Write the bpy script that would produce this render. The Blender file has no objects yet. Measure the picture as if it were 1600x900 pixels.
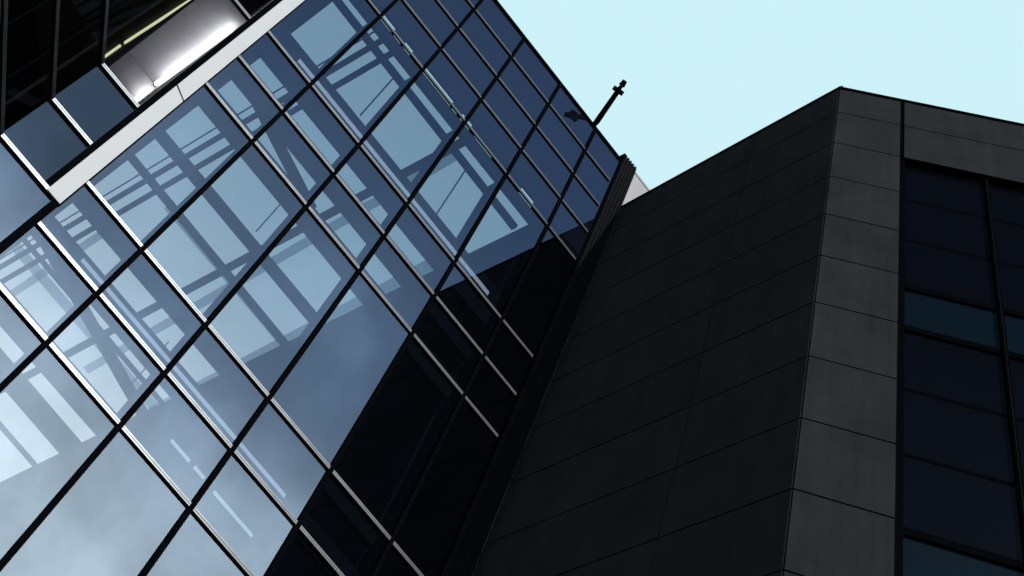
import bpy, math, random
from mathutils import Matrix, Vector
random.seed(7)
S = bpy.context.scene
COL = S.collection
rad = math.radians

# ------------------------------------------------------------------ camera
cam_d = bpy.data.cameras.new("camera")
cam = bpy.data.objects.new("camera", cam_d)
COL.objects.link(cam)
right = Vector((0.59964791, -0.7565397, 0.26090241))
up = Vector((-0.79480774, -0.52501422, 0.30436939))
back = Vector((-0.09329005, -0.38988172, -0.91612729))
M = Matrix((right, up, back)).transposed().to_4x4()
M.translation = Vector((-0.5577, -14.615, 0.0))
cam.matrix_world = M
cam_d.sensor_width = 36.0
cam_d.lens = 36.0
cam_d.shift_x = -(964.734 - 800) / 1600
cam_d.shift_y = -(450 + 252.818) / 1600
cam_d.clip_start = 0.05
cam_d.clip_end = 3000
S.camera = cam

# ------------------------------------------------------------------ sky and sun
SUN_EL = 25.0
sun_dir = Vector((0.05, -0.998, 0.0)).normalized() * math.cos(rad(SUN_EL))
sun_dir.z = math.sin(rad(SUN_EL))
w = bpy.data.worlds.new("World")
S.world = w
w.use_nodes = True
nt = w.node_tree
nt.nodes.clear()
N = nt.nodes.new
L = nt.links.new
out = N('ShaderNodeOutputWorld')
sky = N('ShaderNodeTexSky')
sky.sky_type = 'NISHITA'
sky.sun_disc = False
sky.sun_elevation = rad(SUN_EL)
sky.sun_rotation = math.atan2(sun_dir.x, sun_dir.y)
sky.air_density = 1.0
sky.dust_density = 0.2
sky.ozone_density = 2.5
bg1 = N('ShaderNodeBackground')
bg1.inputs[1].default_value = 0.085
L(sky.outputs[0], bg1.inputs[0])
tc = N('ShaderNodeTexCoord')
sep = N('ShaderNodeSeparateXYZ')
L(tc.outputs['Generated'], sep.inputs[0])


def math_n(tree, op, a, b=None, c=None, clamp=False):
    n = tree.nodes.new('ShaderNodeMath')
    n.operation = op
    n.use_clamp = clamp
    for i, v in enumerate((a, b, c)):
        if v is None:
            continue
        if isinstance(v, (int, float)):
            n.inputs[i].default_value = v
        else:
            tree.links.new(v, n.inputs[i])
    return n.outputs[0]


def maprange(tree, v, a, b, c=0.0, d=1.0):
    n = tree.nodes.new('ShaderNodeMapRange')
    n.interpolation_type = 'SMOOTHSTEP'
    n.inputs['From Min'].default_value = a
    n.inputs['From Max'].default_value = b
    n.inputs['To Min'].default_value = c
    n.inputs['To Max'].default_value = d
    tree.links.new(v, n.inputs['Value'])
    return n.outputs[0]


noi = N('ShaderNodeTexNoise')
noi.inputs['Scale'].default_value = 3.2
noi.inputs['Detail'].default_value = 5
noi.inputs['Roughness'].default_value = 0.5
L(tc.outputs['Generated'], noi.inputs['Vector'])
# thin bright veil of cloud overhead and behind the towers
veil = math_n(nt, 'MULTIPLY', maprange(nt, sep.outputs['Y'], -0.33, 0.02), maprange(nt, sep.outputs['X'], -0.25, 0.03))
# cloud bank low in the south, round the sun
low = maprange(nt, sep.outputs['Z'], 0.76, 0.50)
lown = maprange(nt, noi.outputs['Fac'], 0.28, 0.62, 0.6, 1.0)
bank = math_n(nt, 'MULTIPLY', low, lown)
bg2 = N('ShaderNodeBackground')
veilcol = N('ShaderNodeMix')
veilcol.data_type = 'RGBA'
veilcol.inputs[6].default_value = (0.618, 0.885, 0.95, 1)
veilcol.inputs[7].default_value = (1.0, 0.96, 0.86, 1)
vlow = maprange(nt, sep.outputs['Z'], 0.70, 0.45)
L(vlow, veilcol.inputs[0])
L(veilcol.outputs[2], bg2.inputs[0])
vs = maprange(nt, sep.outputs['Z'], 0.70, 0.42, 1.0, 1.5)
L(vs, bg2.inputs[1])
bg3 = N('ShaderNodeBackground')
white = maprange(nt, sep.outputs['Z'], 0.58, 0.40)
bankcol = N('ShaderNodeMix')
bankcol.data_type = 'RGBA'
bankcol.inputs[6].default_value = (0.60, 0.76, 1.0, 1)
bankcol.inputs[7].default_value = (2.05, 2.1, 2.1, 1)
L(white, bankcol.inputs[0])
L(bankcol.outputs[2], bg3.inputs[0])
noi2 = N('ShaderNodeTexNoise')
noi2.inputs['Scale'].default_value = 7.0
noi2.inputs['Detail'].default_value = 7
noi2.inputs['Roughness'].default_value = 0.55
L(tc.outputs['Generated'], noi2.inputs['Vector'])
L(maprange(nt, noi2.outputs['Fac'], 0.30, 0.70, 0.72, 1.30), bg3.inputs[1])
mixb = N('ShaderNodeMixShader')
L(bank, mixb.inputs[0])
L(bg1.outputs[0], mixb.inputs[1])
L(bg3.outputs[0], mixb.inputs[2])
mixa = N('ShaderNodeMixShader')
L(veil, mixa.inputs[0])
L(mixb.outputs[0], mixa.inputs[1])
L(bg2.outputs[0], mixa.inputs[2])
L(mixa.outputs[0], out.inputs[0])

sd = bpy.data.lights.new("sun", 'SUN')
sd.energy = 5.0
sd.angle = rad(0.5)
sd.color = (1.0, 0.98, 0.95)
sun = bpy.data.objects.new("sun", sd)
COL.objects.link(sun)
sun.rotation_euler = sun_dir.to_track_quat('Z', 'Y').to_euler()

S.view_settings.view_transform = 'Standard'
S.view_settings.look = 'None'
S.view_settings.gamma = 1.0
S.view_settings.exposure = 0.0
S.render.engine = 'CYCLES'
S.cycles.max_bounces = 14
S.cycles.transparent_max_bounces = 24


# ------------------------------------------------------------------ helpers
def obj_from(name, verts, faces, mat, parent=None, smooth=False):
    me = bpy.data.meshes.new(name)
    me.from_pydata([tuple(v) for v in verts], [], faces)
    me.update()
    if smooth:
        for p in me.polygons:
            p.use_smooth = True
    o = bpy.data.objects.new(name, me)
    COL.objects.link(o)
    if mat:
        me.materials.append(mat)
    if parent:
        o.parent = parent
        o.matrix_parent_inverse = parent.matrix_world.inverted()
    return o


class MB:
    """collects boxes, prisms and tubes into one mesh"""
    def __init__(s):
        s.v = []
        s.f = []

    def hexa(s, p):
        b = len(s.v)
        s.v += [Vector(q) for q in p]
        s.f += [tuple(b + i for i in f) for f in
                ((0, 3, 2, 1), (4, 5, 6, 7), (0, 1, 5, 4), (1, 2, 6, 5), (2, 3, 7, 6), (3, 0, 4, 7))]
        return s

    def box(s, x0, x1, y0, y1, z0, z1):
        return s.hexa([(x0, y0, z0), (x1, y0, z0), (x1, y1, z0), (x0, y1, z0),
                       (x0, y0, z1), (x1, y0, z1), (x1, y1, z1), (x0, y1, z1)])

    def quad(s, a, b, c, d):
        n = len(s.v)
        s.v += [Vector(a), Vector(b), Vector(c), Vector(d)]
        s.f.append((n, n + 1, n + 2, n + 3))
        return s

    def tube(s, a, b, r0, r1=None, n=12):
        r1 = r0 if r1 is None else r1
        a = Vector(a)
        b = Vector(b)
        d = (b - a).normalized()
        u = d.orthogonal().normalized()
        v = d.cross(u)
        k = len(s.v)
        for p, r in ((a, r0), (b, r1)):
            for i in range(n):
                t = 2 * math.pi * i / n
                s.v.append(p + u * math.cos(t) * r + v * math.sin(t) * r)
        for i in range(n):
            j = (i + 1) % n
            s.f.append((k + i, k + j, k + n + j, k + n + i))
        s.f.append(tuple(k + i for i in range(n))[::-1])
        s.f.append(tuple(k + n + i for i in range(n)))
        return s

    def build(s, name, mat, parent=None):
        return obj_from(name, s.v, s.f, mat, parent)


class Frame:
    """a vertical plane: origin, direction along it, outward normal; boxes are given as (along, out, z)"""
    def __init__(s, o, d, n):
        s.o = Vector((o[0], o[1], 0))
        s.d = Vector((d[0], d[1], 0)).normalized()
        s.n = Vector((n[0], n[1], 0)).normalized()

    def p(s, a, o, z):
        q = s.o + s.d * a + s.n * o
        return (q.x, q.y, z)

    def box(s, mb, a0, a1, o0, o1, z0, z1):
        P = s.p
        return mb.hexa([P(a0, o0, z0), P(a1, o0, z0), P(a1, o1, z0), P(a0, o1, z0),
                        P(a0, o0, z1), P(a1, o0, z1), P(a1, o1, z1), P(a0, o1, z1)])


def thing(name, label, cat, loc=(0, 0, 0), group=None):
    o = bpy.data.objects.new(name, None)
    COL.objects.link(o)
    o.location = loc
    o.empty_display_size = 0.5
    bpy.context.view_layer.update()
    tag(o, label, cat, group)
    return o


def tag(o, label, cat, group=None, kind=None):
    o['label'] = label
    o['category'] = cat
    if group:
        o['group'] = group
    if kind:
        o['kind'] = kind


# ------------------------------------------------------------------ materials
def principled(name, col, rough=0.5, metal=0.0, spec=0.5, noise=0.0, nscale=3.0, bump=0.0, bscale=40.0, streak=0.0):
    m = bpy.data.materials.new(name)
    m.use_nodes = True
    t = m.node_tree
    b = t.nodes['Principled BSDF']
    b.inputs['Roughness'].default_value = rough
    b.inputs['Metallic'].default_value = metal
    b.inputs['Specular IOR Level'].default_value = spec
    b.inputs['Base Color'].default_value = (*col, 1)
    c = t.nodes.new('ShaderNodeTexCoord')
    if noise:
        n = t.nodes.new('ShaderNodeTexNoise')
        n.inputs['Scale'].default_value = nscale
        n.inputs['Detail'].default_value = 6
        n.inputs['Roughness'].default_value = 0.65
        t.links.new(c.outputs['Object'], n.inputs['Vector'])
        r = t.nodes.new('ShaderNodeValToRGB')
        e = r.color_ramp.elements
        e[0].position = 0.3
        e[1].position = 0.7
        e[0].color = (*[x * (1 - noise) for x in col], 1)
        e[1].color = (*[min(1, x * (1 + noise)) for x in col], 1)
        t.links.new(n.outputs['Fac'], r.inputs[0])
        t.links.new(r.outputs[0], b.inputs['Base Color'])
    if streak:
        # rain streaks and a slightly different tone for every slab
        mp = t.nodes.new('ShaderNodeMapping')
        mp.inputs['Scale'].default_value = (7.0, 7.0, 0.45)
        t.links.new(c.outputs['Object'], mp.inputs[0])
        n3 = t.nodes.new('ShaderNodeTexNoise')
        n3.inputs['Scale'].default_value = 1.0
        n3.inputs['Detail'].default_value = 5
        t.links.new(mp.outputs[0], n3.inputs['Vector'])
        k1 = maprange(t, n3.outputs['Fac'], 0.35, 0.70, 1.0 - streak * 0.6, 1.0 + streak * 0.6)
        ge = t.nodes.new('ShaderNodeNewGeometry')
        k2 = maprange(t, ge.outputs['Random Per Island'], 0.0, 1.0, 1.0 - streak * 0.4, 1.0 + streak * 0.4)
        vm = t.nodes.new('ShaderNodeVectorMath')
        vm.operation = 'SCALE'
        t.links.new(b.inputs['Base Color'].links[0].from_socket, vm.inputs[0])
        t.links.new(math_n(t, 'MULTIPLY', k1, k2), vm.inputs['Scale'])
        t.links.new(vm.outputs[0], b.inputs['Base Color'])
    if bump:
        n2 = t.nodes.new('ShaderNodeTexNoise')
        n2.inputs['Scale'].default_value = bscale
        n2.inputs['Detail'].default_value = 4
        t.links.new(c.outputs['Object'], n2.inputs['Vector'])
        bp = t.nodes.new('ShaderNodeBump')
        bp.inputs['Strength'].default_value = bump
        bp.inputs['Distance'].default_value = 0.01
        t.links.new(n2.outputs['Fac'], bp.inputs['Height'])
        t.links.new(bp.outputs[0], b.inputs['Normal'])
    return m


def glass(name, tint, refl, base=0.26, body=None, wave=0.02):
    """coated facade glass: mirror coat over a tinted see-through body (or an opaque back-painted one)"""
    m = bpy.data.materials.new(name)
    m.use_nodes = True
    t = m.node_tree
    t.nodes.clear()
    o = t.nodes.new('ShaderNodeOutputMaterial')
    mx = t.nodes.new('ShaderNodeMixShader')
    g = t.nodes.new('ShaderNodeBsdfGlossy')
    g.inputs['Roughness'].default_value = 0.0
    g.inputs['Color'].default_value = (*refl, 1)
    if body is None:
        b = t.nodes.new('ShaderNodeBsdfTransparent')
        b.inputs['Color'].default_value = (*tint, 1)
    else:
        b = t.nodes.new('ShaderNodeBsdfDiffuse')
        b.inputs['Color'].default_value = (*body, 1)
    fr = t.nodes.new('ShaderNodeLayerWeight')
    fr.inputs['Blend'].default_value = 0.5
    sch = math_n(t, 'MULTIPLY_ADD', math_n(t, 'POWER', fr.outputs['Facing'], 5.0), 0.95, 0.05)
    f = math_n(t, 'MULTIPLY_ADD', sch, 1.0 - base, base, clamp=True)
    c = t.nodes.new('ShaderNodeTexCoord')
    n = t.nodes.new('ShaderNodeTexNoise')
    n.inputs['Scale'].default_value = 0.9
    n.inputs['Detail'].default_value = 2
    t.links.new(c.outputs['Object'], n.inputs['Vector'])
    bp = t.nodes.new('ShaderNodeBump')
    bp.inputs['Strength'].default_value = wave
    bp.inputs['Distance'].default_value = 0.05
    t.links.new(n.outputs['Fac'], bp.inputs['Height'])
    t.links.new(bp.outputs[0], g.inputs['Normal'])
    t.links.new(f, mx.inputs[0])
    t.links.new(b.outputs[0], mx.inputs[1])
    t.links.new(g.outputs[0], mx.inputs[2])
    t.links.new(mx.outputs[0], o.inputs[0])
    return m


def emit(name, col, st):
    m = bpy.data.materials.new(name)
    m.use_nodes = True
    b = m.node_tree.nodes['Principled BSDF']
    b.inputs['Base Color'].default_value = (*col, 1)
    b.inputs['Emission Color'].default_value = (*col, 1)
    b.inputs['Emission Strength'].default_value = st
    return m


m_glass = glass('facade_glass', (0.66, 0.74, 0.82), (0.67, 0.84, 1.0))
m_roofglass = glass('roof_glass', (0.50, 0.54, 0.57), (0.8, 0.9, 1.0), base=0.0)
m_halflit = glass('halflit_tint_glass', (0.42, 0.46, 0.50), (0.8, 0.9, 1.0), base=0.0, wave=0.0)  # tint that puts a half-lit tone into the skylight
m_spandrel = glass('spandrel_glass', (0, 0, 0), (0.67, 0.84, 1.0), body=(0.003, 0.004, 0.008))
m_bayspandrel = glass('bay_spandrel_glass', (0, 0, 0), (0.38, 0.50, 0.60), base=0.16, body=(0.004, 0.006, 0.010))
m_wingglass = glass('wing_glass', (0.55, 0.56, 0.52), (0.12, 0.13, 0.14), base=0.0)
m_darkglass = glass('dark_window_glass', (0, 0, 0), (0.14, 0.17, 0.20), base=0.0, body=(0.0015, 0.0018, 0.003))
m_blueglass = glass('blue_window_glass', (0, 0, 0), (0.2, 0.27, 0.3), base=0.0, body=(0.002, 0.0055, 0.009))
m_cap = principled('white_coated_aluminium', (0.092, 0.099, 0.104), rough=0.34, metal=0.95, noise=0.12, nscale=5)
m_band = principled('white_edge_panel', (0.315, 0.335, 0.345), rough=0.6, spec=0.2, noise=0.02, nscale=2)
m_black = principled('black_gasket', (0.0015, 0.0018, 0.0024), rough=1.0, spec=0.0, noise=0.2, nscale=8)
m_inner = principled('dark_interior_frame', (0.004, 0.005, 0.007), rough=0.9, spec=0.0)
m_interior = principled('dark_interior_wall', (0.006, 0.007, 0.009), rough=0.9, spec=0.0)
m_ledge = principled('pale_interior_ledge', (0.36, 0.38, 0.40), rough=0.6)
m_clad = principled('dark_grey_cladding', (0.0160, 0.0187, 0.0205), rough=0.85, spec=0.0, noise=0.16, nscale=1.3, bump=0.15, streak=0.10)
m_joint = principled('cladding_joint', (0.002, 0.002, 0.0025), rough=0.9, spec=0.0)
m_rib = principled('ribbed_dark_metal', (0.0060, 0.0065, 0.0072), rough=0.8, spec=0.0, noise=0.25, nscale=6)
m_pale = principled('pale_concrete', (0.21, 0.21, 0.22), rough=0.85, noise=0.08, nscale=1.5)
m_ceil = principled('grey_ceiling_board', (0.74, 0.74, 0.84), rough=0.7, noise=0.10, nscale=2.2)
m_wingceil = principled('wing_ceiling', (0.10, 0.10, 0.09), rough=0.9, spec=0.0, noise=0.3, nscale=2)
m_tube = emit('lamp_tube_cold', (1.0, 0.98, 0.95), 9.0)
m_cove = emit('lamp_tube_warm', (0.80, 0.82, 0.58), 1.5)
m_ground = principled('paving', (0.06, 0.06, 0.058), rough=0.9, noise=0.2, nscale=0.7)

# ------------------------------------------------------------------ the ground
g = obj_from('ground', [(-600, -600, -1.6), (600, -600, -1.6), (600, 600, -1.6), (-600, 600, -1.6)],
             [(0, 1, 2, 3)], m_ground)
g['kind'] = 'structure'

# ------------------------------------------------------------------ glass building
W = 1.5
Z = dict(m5=5.62, m4=8.455, m3=9.381, m2=10.309, m1=13.125, p0=14.071, p1=15.009, p2=17.849,
         p3=18.791, p4=19.767, p5=20.732, T=21.67)
XE = 8.62                       # where the ribbed strip starts
B = thing('glass_building', 'blue mirrored glass office building with white horizontal trims and black vertical joints',
          'building', (4, 0, -1.6))
rows = ['m5', 'm4', 'm3', 'm2', 'm1', 'p0', 'p1', 'p2', 'p3', 'p4', 'p5', 'T']
rz = [-1.6, 2.0] + [Z[r] for r in rows]
cols = [0.2] + [i * W for i in range(1, 6)] + [XE]


def pane(name, fr, a0, a1, z0, z1, mat, parent, off=0.0, tilt=0.0022):
    """a pane of glass with a hair of tilt, as glazing always has"""
    t1 = random.uniform(-tilt, tilt)
    t2 = random.uniform(-tilt, tilt)
    ha = (a1 - a0) / 2
    hz = (z1 - z0) / 2
    v = [fr.p(a0, off - t1 * ha - t2 * hz, z0), fr.p(a1, off + t1 * ha - t2 * hz, z0),
         fr.p(a1, off + t1 * ha + t2 * hz, z1), fr.p(a0, off - t1 * ha + t2 * hz, z1)]
    f = (0, 1, 2, 3)
    return obj_from(name, v, [f], mat, parent)


F0 = Frame((0, 0), (1, 0), (0, -1))
for i in range(len(rz) - 1):
    for j in range(len(cols) - 1):
        opaque = rz[i] >= Z['p2'] - 0.01
        if abs(rz[i] - Z['p2']) < 0.01:
            pane('glass_pane', F0, cols[j], cols[j + 1], rz[i], rz[i] + 0.24, m_glass, B, tilt=0)
            pane('glass_pane', F0, cols[j], cols[j + 1], rz[i] + 0.24, rz[i + 1], m_spandrel, B)
            continue
        pane('glass_pane', F0, cols[j], cols[j + 1], rz[i], rz[i + 1], m_spandrel if opaque else m_glass, B)
# vertical joints
for i in range(1, 6):
    mb = MB().box(i * W - 0.040, i * W + 0.040, -0.035, 0.10, -1.6, Z['T'])
    mb.build('vertical_mullion', m_black, B)
    MB().box(i * W - 0.05, i * W + 0.05, 0.104, 0.40, -1.6, Z['p2'] - 0.2).build('inner_post', m_inner, B)
# horizontal trims: a pair of white fins, their underside shade painted as a black strip, one part per row
for r in rows[:-1]:
    z = Z[r]
    cap = MB()
    for j in range(len(cols) - 1):
        a0 = cols[j] + (0.03 if j else 0.0)
        a1 = cols[j + 1] - (0.03 if j < len(cols) - 2 else 0.12)
        cap.box(a0, a1, -0.034, -0.002, z + 0.006, z + 0.028)
        cap.box(a0, a1, -0.016, -0.002, z + 0.0282, z + 0.0355)
        cap.box(a0, a1, -0.034, -0.002, z + 0.0357, z + 0.057)
    c = cap.build('horizontal_trim', m_cap, B)
    sh = MB()
    for j in range(len(cols) - 1):
        a0 = cols[j] + (0.03 if j else 0.0)
        a1 = cols[j + 1] - (0.03 if j < len(cols) - 2 else 0.12)
        sh.box(a0, a1, -0.030, -0.002, z - 0.012, z + 0.004)
    sh.build('underside_shade', m_black, c)
# inner transoms behind the trims
for r, a, b in (('m5', .15, .2), ('m4', -.18, .12), ('m3', -.05, .29), ('m2', -.22, .10), ('m1', -.24, .17),
                ('p0', -.28, .14), ('p1', -.36, .50), ('p2', -.26, -.004)):
    MB().box(0.2, 7.28, 0.03, 0.16, Z[r] + a, Z[r] + b).build('inner_transom', m_inner, B)
for xa, xb, zc, zh in ((1.0, 5.6, 9.56, 0.03), (1.0, 7.0, 15.22, 0.05), (3.7, 4.1, 8.87, .025), (4.2, 4.42, 8.87, .025),
                       (4.65, 5.5, 8.85, .025)):
    MB().box(xa, xb, 0.012, 0.028, zc - zh, zc + zh).build('inner_ledge', m_ledge, B)
# parapet coping, and parapet body behind the opaque rows
MB().box(0.2, XE, -0.05, 0.35, Z['T'], Z['T'] + 0.05).build('parapet_coping', m_black, B)
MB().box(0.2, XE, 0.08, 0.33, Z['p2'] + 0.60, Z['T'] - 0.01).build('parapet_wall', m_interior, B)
blk = MB()  # added dark blocks; the gaps shape bright dashes of sky
slots = [(1.56, 1.95), (2.0, 2.25), (2.32, 2.58), (3.02, 4.02), (4.08, 4.25), (4.36, 4.70), (4.86, 5.5), (6.5, 6.95)]
xx = 0.2
for a, b in slots:
    blk.box(xx, a, 0.02, 0.05, Z['p2'] + 0.02, Z['p2'] + 0.58)
    blk.box(a, b, 0.02, 0.05, Z['p2'] + 0.17 + 0.04 * math.sin(a * 9), Z['p2'] + 0.58)
    xx = b
blk.box(xx, XE, 0.02, 0.05, Z['p2'] + 0.02, Z['p2'] + 0.58)
blk.build('sky_dash_mask', m_interior, B)

# glazed roof of the atrium: a dark deck with bars, seen from underneath through the facade
RZ = Z['p2']


def barxy(p, q, wd, name='roof_beam', dz=0.10):
    (x0, y0), (x1, y1) = p, q
    d = Vector((x1 - x0, y1 - y0)).normalized()
    n = Vector((-d.y, d.x)) * wd / 2
    mb = MB()
    P = [(x0 - n.x, y0 - n.y), (x1 - n.x, y1 - n.y), (x1 + n.x, y1 + n.y), (x0 + n.x, y0 + n.y)]
    mb.hexa([(*p_, RZ) for p_ in P] + [(*p_, RZ + dz) for p_ in P])
    return mb.build(name, m_inner, B)


barxy((1.98, 0.1), (0.95, 23.0), 0.13)
barxy((2.34, 0.1), (1.33, 23.0), 0.13)
barxy((1.72, 0.1), (0.78, 23.0), 0.035, 'roof_rod', 0.05)
barxy((4.88, 0.1), (4.12, 24.0), 0.19)
for y, wd in ((0.67, 0.15), (8.80, 0.19), (14.05, 0.08), (18.55, 1.0), (20.44, 0.10)):
    barxy((0.2, y - 0.0), (7.2, y + 0.1), wd)
barxy((0.35, 4.05), (4.4, 5.2), 0.26, 'diagonal_brace')
barxy((0.9, 13.3), (7.0, 15.1), 0.36, 'diagonal_brace')
barxy((0.2, 7.52), (7.2, 7.52), 0.33)
barxy((0.2, 3.12), (7.2, 3.12), 0.20)
deck = MB()
deck.hexa([(-1.1, 0.07, RZ), (0.62, 0.07, RZ), (1.35, 24, RZ), (-1.1, 24, RZ),
           (-1.1, 0.07, RZ + .3), (0.62, 0.07, RZ + .3), (1.35, 24, RZ + .3), (-1.1, 24, RZ + .3)])
deck.hexa([(7.40, 0.07, RZ), (9.1, 0.07, RZ), (9.1, 24, RZ), (6.83, 24, RZ),
           (7.40, 0.07, RZ + .3), (9.1, 0.07, RZ + .3), (9.1, 24, RZ + .3), (6.83, 24, RZ + .3)])
deck.box(-1.1, 9.1, 24.003, 26, RZ, RZ + .3)
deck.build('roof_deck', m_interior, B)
obj_from('skylight_glazing', [(0.5, 0.07, RZ + .15), (7.45, 0.07, RZ + .15), (7.45, 24, RZ + .15), (0.5, 24, RZ + .15)],
         [(0, 1, 2, 3)], m_roofglass, B)
MB().box(9.02, 9.10, 0.10, 24, -1.6, RZ - .003).build('inner_side_wall', m_interior, B)
for k, (x0, x1, y0, y1) in enumerate(((4.98, 5.22, 0.8, 16.0), (2.45, 7.1, 9.0, 9.3), (1.0, 7.0, 14.55, 15.0),
                                      (1.0, 6.9, 19.1, 19.5), (2.4, 4.7, 5.7, 5.95), (6.95, 7.3, 3.2, 18.0), (2.0, 2.22, 10.9, 17.0))):
    obj_from('halflit_tint_strip', [(x0, y0, RZ + .20 + k * .004), (x1, y0, RZ + .20 + k * .004), (x1, y1, RZ + .20 + k * .004),
                             (x0, y1, RZ + .20 + k * .004)], [(0, 1, 2, 3)], m_halflit, B)  # added tinted sheets, standing in for half-lit bands
# inner walls and floor of the atrium
MB().hexa([(7.40, 0.45, -1.6), (7.55, 0.45, -1.6), (6.98, 24, -1.6), (6.83, 24, -1.6),
           (7.40, 0.45, RZ - .003), (7.55, 0.45, RZ - .003), (6.98, 24, RZ - .003), (6.83, 24, RZ - .003)]).build('atrium_end_wall', m_interior, B)
MB().box(-1.1, 9.1, 24.01, 24.3, -1.6, RZ - .003).build('atrium_back_wall', m_interior, B)
MB().box(-1.1, 9.1, 0.5, 24, -1.59, -1.5).build('atrium_floor', m_interior, B)
# hanging rods seen against the skylights
for x, y, zb in ((5.37, 0.6, 16.0), (2.80, 0.75, 16.35), (3.87, 5.72, 16.75), (6.13, 0.79, 16.35), (5.5, 12.2, 16.3),
                 (4.1, 17.9, 16.0)):
    MB().tube((x, y, zb), (x, y, RZ), 0.018, n=8).build('hanger_rod', m_inner, B)

# ---- the ribbed strip in the inner corner
rib = MB()
rib.box(XE, 9.115, -0.02, 0.3, -1.6, 22.0)
for k in range(5):
    x = XE + 0.012 + k * 0.098
    rib.box(x, x + 0.055, -0.045, -0.0205, -1.6, 16.6)
    rib.box(x, x + 0.055, -0.045, -0.0205, 16.63, 22.02)
rib.build('ribbed_corner_strip', m_rib, B)
MB().box(XE - .05, XE, -0.05, 0.2, -1.6, 22.0).build('strip_gasket', m_black, B)

# ---- left end: white edge panel, black strip for the recess shade, and the narrow lit bay
lo, hi = 9.795, 25.0
band = MB()
crack = 12.62
band.hexa([(-0.09, -0.055, lo), (0.185, -0.055, lo), (0.185, 0.05, lo), (-0.09, 0.05, lo),
           (-0.09, -0.055, crack), (0.185, -0.055, crack - .10), (0.185, 0.05, crack - .10), (-0.09, 0.05, crack)])
band.hexa([(-0.09, -0.055, crack + .035), (0.185, -0.055, crack - .07), (0.185, 0.05, crack - .07), (-0.09, 0.05, crack + .035),
           (-0.09, -0.055, hi), (0.185, -0.055, hi), (0.185, 0.05, hi), (-0.09, 0.05, hi)])
band.build('white_edge_panel', m_band, B)
MB().box(0.1855, 0.215, -0.03, 0.1, lo, hi).build('edge_gasket', m_black, B)
MB().box(-0.20, -0.0905, 0.0, 0.1, lo, hi).box(-0.089, 0.18, 0.051, 0.1, lo, hi).build('recess_shade_strip', m_black, B)  # black boxes; the strip beside the panel paints the recess shadow
MB().box(0.075, 0.2, -0.04, 0.1, -1.6, lo - 0.0).build('corner_mullion', m_black, B)
XC = -1.12
bz = [-1.6, 3.0, 6.2, 9.79, 10.745, 11.785, 14.85, 18.0, 21.2, 24.9]
for i in range(len(bz) - 1):
    x1 = 0.075 if bz[i + 1] <= 9.8 else -0.20
    mat = m_bayspandrel if i in (3, 4) else (m_glass if i < 3 else m_wingglass)
    pane('glass_pane', F0, XC, x1, bz[i], bz[i + 1], mat, B)
for z in bz[1:-1]:
    x1 = 0.07 if z <= 9.8 else -0.205
    c = MB().box(XC + .02, x1, -0.045, -0.002, z + .0, z + .026).box(XC + .02, x1, -0.045, -0.002, z + .034, z + .058)\
        .build('horizontal_trim', m_cap, B)
    MB().box(XC + .02, x1, -0.042, -0.002, z - .018, z - .002).build('underside_shade', m_black, c)  # black strip painting the shade below the trim
# the lit rooms of the bay
for z0, z1 in ((11.80, 14.82), (14.95, 18.15)):
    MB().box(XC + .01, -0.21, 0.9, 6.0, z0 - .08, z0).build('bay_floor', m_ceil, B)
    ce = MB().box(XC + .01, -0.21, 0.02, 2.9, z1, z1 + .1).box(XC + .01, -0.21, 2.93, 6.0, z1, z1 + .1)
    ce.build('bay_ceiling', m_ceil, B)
    MB().box(-0.208, -0.205, 0.02, 6.0, z0, z1).build('bay_side_wall', m_ceil, B)
    MB().box(XC + .01, -0.21, 6.003, 6.1, z0, z1).build('bay_back_wall', m_ceil, B)
MB().box(XC - .01, XC + .008, 0.02, 6.1, 9.8, 25).build('bay_partition', m_interior, B)

# ---- the wing that comes forward on the left
dw = (-0.602, -0.799)
FW = Frame((XC, 0), dw, (0.799, -0.602))
for i in range(len(bz) - 1):
    for a0, a1 in ((0.0, 0.93), (0.93, 1.86), (1.86, 2.8), (2.8, 3.8), (3.8, 7.9), (7.9, 12.0)):
        pane('glass_pane', FW, a0, a1, bz[i], bz[i + 1], m_wingglass, B)
for z in bz[1:-1]:
    c = MB()
    FW.box(c, 0.02, 12.0, 0.002, 0.045, z - .0, z + .028)
    FW.box(c, 0.02, 12.0, 0.002, 0.045, z + .036, z + .062)
    o = c.build('horizontal_trim', m_cap, B)
    s_ = MB()
    FW.box(s_, 0.02, 12.0, 0.002, 0.035, z - .018, z - .002)
    s_.build('underside_shade', m_black, o)  # underside shade of the wing trim, put in as black
for a in (0.93, 1.86, 2.8, 3.8, 7.9, 12.0):
    mb = MB()
    FW.box(mb, a - .02, a + .02, -0.08, 0.012, -1.6, 24.9)
    mb.build('vertical_mullion', m_black, B)
wb = MB()
for z in (9.75, 14.86, 18.0, 21.2, 24.9):
    wb.hexa([FW.p(0.0, -0.05, z), FW.p(12.0, -0.05, z), FW.p(12, -6, z), (XC - .02, 6.0, z),
             FW.p(0.0, -0.05, z + .12), FW.p(12.0, -0.05, z + .12), FW.p(12.0, -6, z + .12), (XC - .02, 6.0, z + .12)])
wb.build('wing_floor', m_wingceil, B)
mb = MB()
FW.box(mb, 12.02, 12.2, -6, 0.0, -1.6, 25.0)
FW.box(mb, 1.5, 12.0, -6.2, -6.0, -1.6, 25.0)
mb.build('wing_end_wall', m_interior, B)
mb = MB().box(-7.5, -1.15, 6.1, 6.25, -1.6, 25.0)
mb.build('wing_back_wall', m_interior, B)


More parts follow.
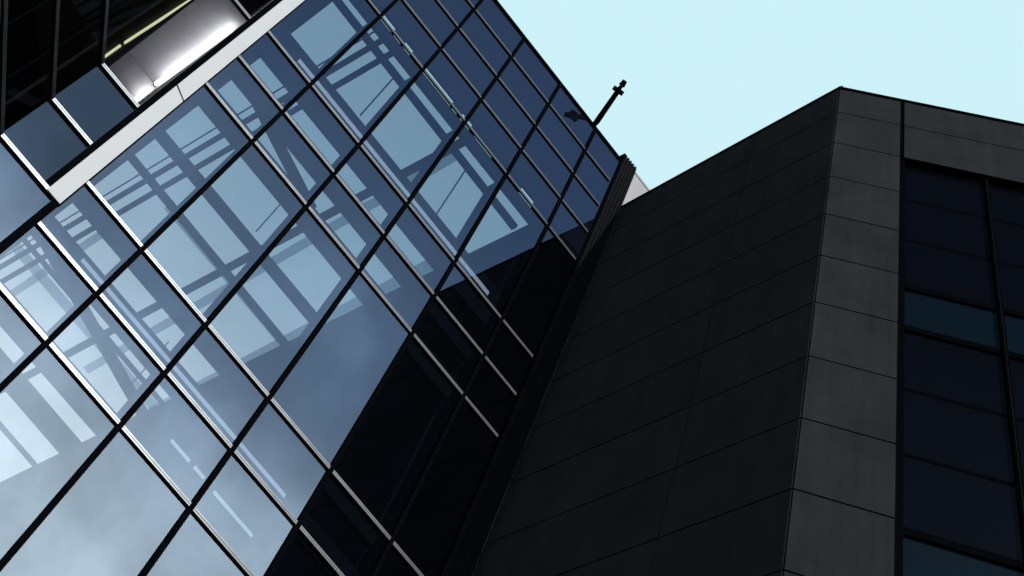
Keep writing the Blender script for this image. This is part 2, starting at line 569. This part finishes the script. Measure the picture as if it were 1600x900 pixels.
def lamp(name, label, segs, mat, z, r, group, drop=0.13):
    t = thing(name, label, 'ceiling lamp', (segs[0][0][0], segs[0][0][1], z), group)
    for (p, q) in segs:
        MB().tube((*p, z - r - drop), (*q, z - r - drop), r, n=14).build('lamp_tube', mat, t)
        MB().tube((*p, z - r - drop), (p[0], p[1] - 0.05, z - r - drop), r * 1.05, n=10).build('end_cap', m_black, t)
    return t


lamp('ceiling_lamp', 'bright white strip lamp on the grey ceiling beside the white edge panel',
     [((-0.275, 3.62), (-0.275, 3.02)), ((-0.275, 2.72), (-0.275, 0.30))], m_tube, 14.82, 0.045, 'strip lamps inside the lit bay')
lamp('ceiling_lamp', 'white strip lamp on the upper ceiling, cut by the top edge of the photo',
     [((-0.275, 3.2), (-0.275, 0.6))], m_tube, 18.15, 0.045, 'strip lamps inside the lit bay')
lamp('cove_lamp', 'pale yellow strip lamp glowing behind the dark glass at top left',
     [((-1.33, 3.62), (-1.31, 2.98)), ((-1.30, 2.86), (-1.14, 0.4))], m_cove, 14.86, 0.028, None, 0.01)

# ------------------------------------------------------------------ dark panelled building
D = thing('dark_building', 'near black panelled building with a grey corner pier and dark windows', 'building', (9, -6.5, -1.6))
Bx = 9.13
Cx, Cy = 8.946, -6.557
gz = [20.432, 19.500, 18.376, 17.238, 16.105, 14.986, 13.856, 12.707, 11.554, 10.413, 9.291, 8.15, 7.0, 5.85, 4.7, 3.55, 2.4, 1.2, -1.6]
FL = Frame((Cx, Cy), (Bx - Cx, -Cy), (Cy, -(Bx - Cx)))      # from the corner back to the glass building
FR = Frame((Cx, Cy), (0.6770, -0.7360), (-0.7360, -0.6770))
LL = math.hypot(Bx - Cx, Cy)
G = 0.022


def panels(fr, spans, zs, mat, name, parent, thick=0.03, wob=0.0):
    mb = MB()
    for a0, a1 in spans:
        for k in range(len(zs) - 1):
            e = random.uniform(-wob, wob)
            fr.box(mb, a0 + G / 2, a1 - G / 2, -thick, e, zs[k + 1] + G / 2, zs[k] - G / 2)
    return mb.build(name, mat, parent)


panels(FL, [(0.006, 2.36), (2.36, LL)], gz, m_clad, 'side_wall', D, wob=0.0015)
bb = MB()
FL.box(bb, 0.04, LL, -0.25, -0.032, -1.6, gz[0])
bb.build('wall_backing', m_joint, D)
panels(FR, [(0.006, 1.335)], gz, m_clad, 'corner_pier', D, wob=0.0015)
panels(FR, [(1.40, 6.0), (6.0, 10.6)], gz[:3], m_clad, 'roof_fascia', D)
bb = MB()
FR.box(bb, 0.10, 1.36, -0.30, -0.032, -1.6, gz[0])
FR.box(bb, 1.36, 10.6, -0.30, -0.032, gz[2], gz[0])
bb.build('pier_backing', m_joint, D)
# copings
cp = MB()
FL.box(cp, -0.03, LL, -0.5, 0.03, gz[0], gz[0] + .05)
cp.build('coping', m_joint, D)
cp = MB()
FR.box(cp, 0.0, 10.6, -0.5, 0.032, gz[0] + .002, gz[0] + .055)
cp.build('coping', m_joint, D)
cp = MB()
FL.box(cp, -0.05, 0.5, -0.10, -0.02, gz[0] + .056, gz[0] + .13)
cp.build('coping_upstand', m_rib, D)
# windows
wins = [(1.44, 2.96), (3.04, 4.56), (4.64, 6.16), (6.24, 7.76), (7.84, 9.36), (9.44, 10.6)]
wz = [gz[2], 17.24, 16.09, 14.86, 13.92, 12.71, 11.56, 10.38, 9.30, 8.15, 6.0, 3.6, 1.0, -1.6]
for a0, a1 in wins:
    for k in range(len(wz) - 1):
        o = pane('window_pane', FR, a0, a1, wz[k + 1], wz[k], m_blueglass if k in (3, 7) else m_darkglass, D, off=-0.15)
        if k == 0:
            continue
        hh = 0.05 if k in (3, 4, 7) else 0.028
        oo = -0.11 if k in (3, 4, 7) else -0.145
        fr_ = MB()
        FR.box(fr_, a0, a1, -0.17, oo, wz[k] - hh, wz[k] + hh)
        fr_.build('window_transom', m_black, D)
for k, (a0, a1) in enumerate(wins[:-1]):
    mb = MB()
    FR.box(mb, a1, a1 + .08, -0.2, -0.075, -1.6, gz[2] - .003)
    o = mb.build('window_mullion', m_black, D)
    mb = MB()
    FR.box(mb, a1 + .03, a1 + .045, -0.0745, -0.06, -1.6, gz[2] - .003)
    mb.build('mullion_cover', m_rib, o)
mb = MB()
FR.box(mb, 1.345, 1.44, -0.2, -0.05, -1.6, gz[2] - .003)
FR.box(mb, 1.343, 1.395, -0.031, -0.02, gz[2] - .002, gz[0] - .002)
mb.build('window_jamb', m_black, D)
mb = MB()
FR.box(mb, 1.36, 10.6, -0.5, -0.21, -1.6, gz[2] - .003)
mb.build('room_wall', m_interior, D)
# roof and rear walls so that the block is closed
e = FR.p(10.6, 0, 0)
mb = MB().hexa([(Cx + .3, Cy + .2, gz[0] - .4), (e[0], e[1], gz[0] - .4), (24, -8, gz[0] - .4), (Bx + .2, -.05, gz[0] - .4),
                (Cx + .3, Cy + .2, gz[0] - .1), (e[0], e[1], gz[0] - .1), (24, -8, gz[0] - .1), (Bx + .2, -.05, gz[0] - .1)])
mb.build('flat_roof', m_joint, D)
mb = MB().hexa([(e[0], e[1], -1.6), (24, -8, -1.6), (24, -7.8, -1.6), (e[0], e[1] + .3, -1.6),
                (e[0], e[1], gz[0] - .41), (24, -8, gz[0] - .41), (24, -7.8, gz[0] - .41), (e[0], e[1] + .3, gz[0] - .41)])
mb.hexa([(24, -7.8, -1.6), (Bx + .2, -.2, -1.6), (Bx + .2, -.05, -1.6), (24, -7.6, -1.6),
         (24, -7.8, gz[0] - .41), (Bx + .2, -.2, gz[0] - .41), (Bx + .2, -.05, gz[0] - .41), (24, -7.6, gz[0] - .41)])
mb.build('rear_wall', m_joint, D)

# ------------------------------------------------------------------ pale wall behind, and the roof mast
P = thing('pale_building', 'pale grey wall just visible between the ribbed strip and the dark roof', 'building', (11, 3, -1.6))
MB().box(9.12, 12.5, 0.02, 8.0, -1.6, 21.88).build('wall', m_pale, P)
MB().box(9.12, 12.52, 0.0, 8.02, 21.882, 21.95).build('coping', m_pale, P)

Mst = thing('roof_mast', 'thin black mast with a cross piece leaning out over the glass roof edge', 'mast', (7.47, 0.2, 21.72))
tip = Vector((7.07, -1.05, 22.56))
base = Vector((7.47, 0.06, 22.02))
dr = (tip - base)
MB().tube((7.47, 0.30, 21.7), base, 0.07, n=10).build('mast_foot', m_black, Mst)
MB().tube(base, base + dr * 0.80, 0.078, 0.066, n=12).build('pole', m_black, Mst)
cr = base + dr * 0.76
side = dr.normalized().cross(Vector((0, 0, 1))).normalized()
head = MB()
head.tube(cr - side * 0.15, cr + side * 0.15, 0.065, n=10)
head.tube(cr - Vector((0, 0, .13)), cr + Vector((0, 0, .16)), 0.05, n=10)
head.tube(base + dr * 0.78, base + dr * 0.90, 0.05, 0.05, n=10)
head.build('cross_piece', m_black, Mst)
MB().tube(base + dr * 0.88, tip, 0.085, 0.065, n=12).build('lamp_head', m_black, Mst)
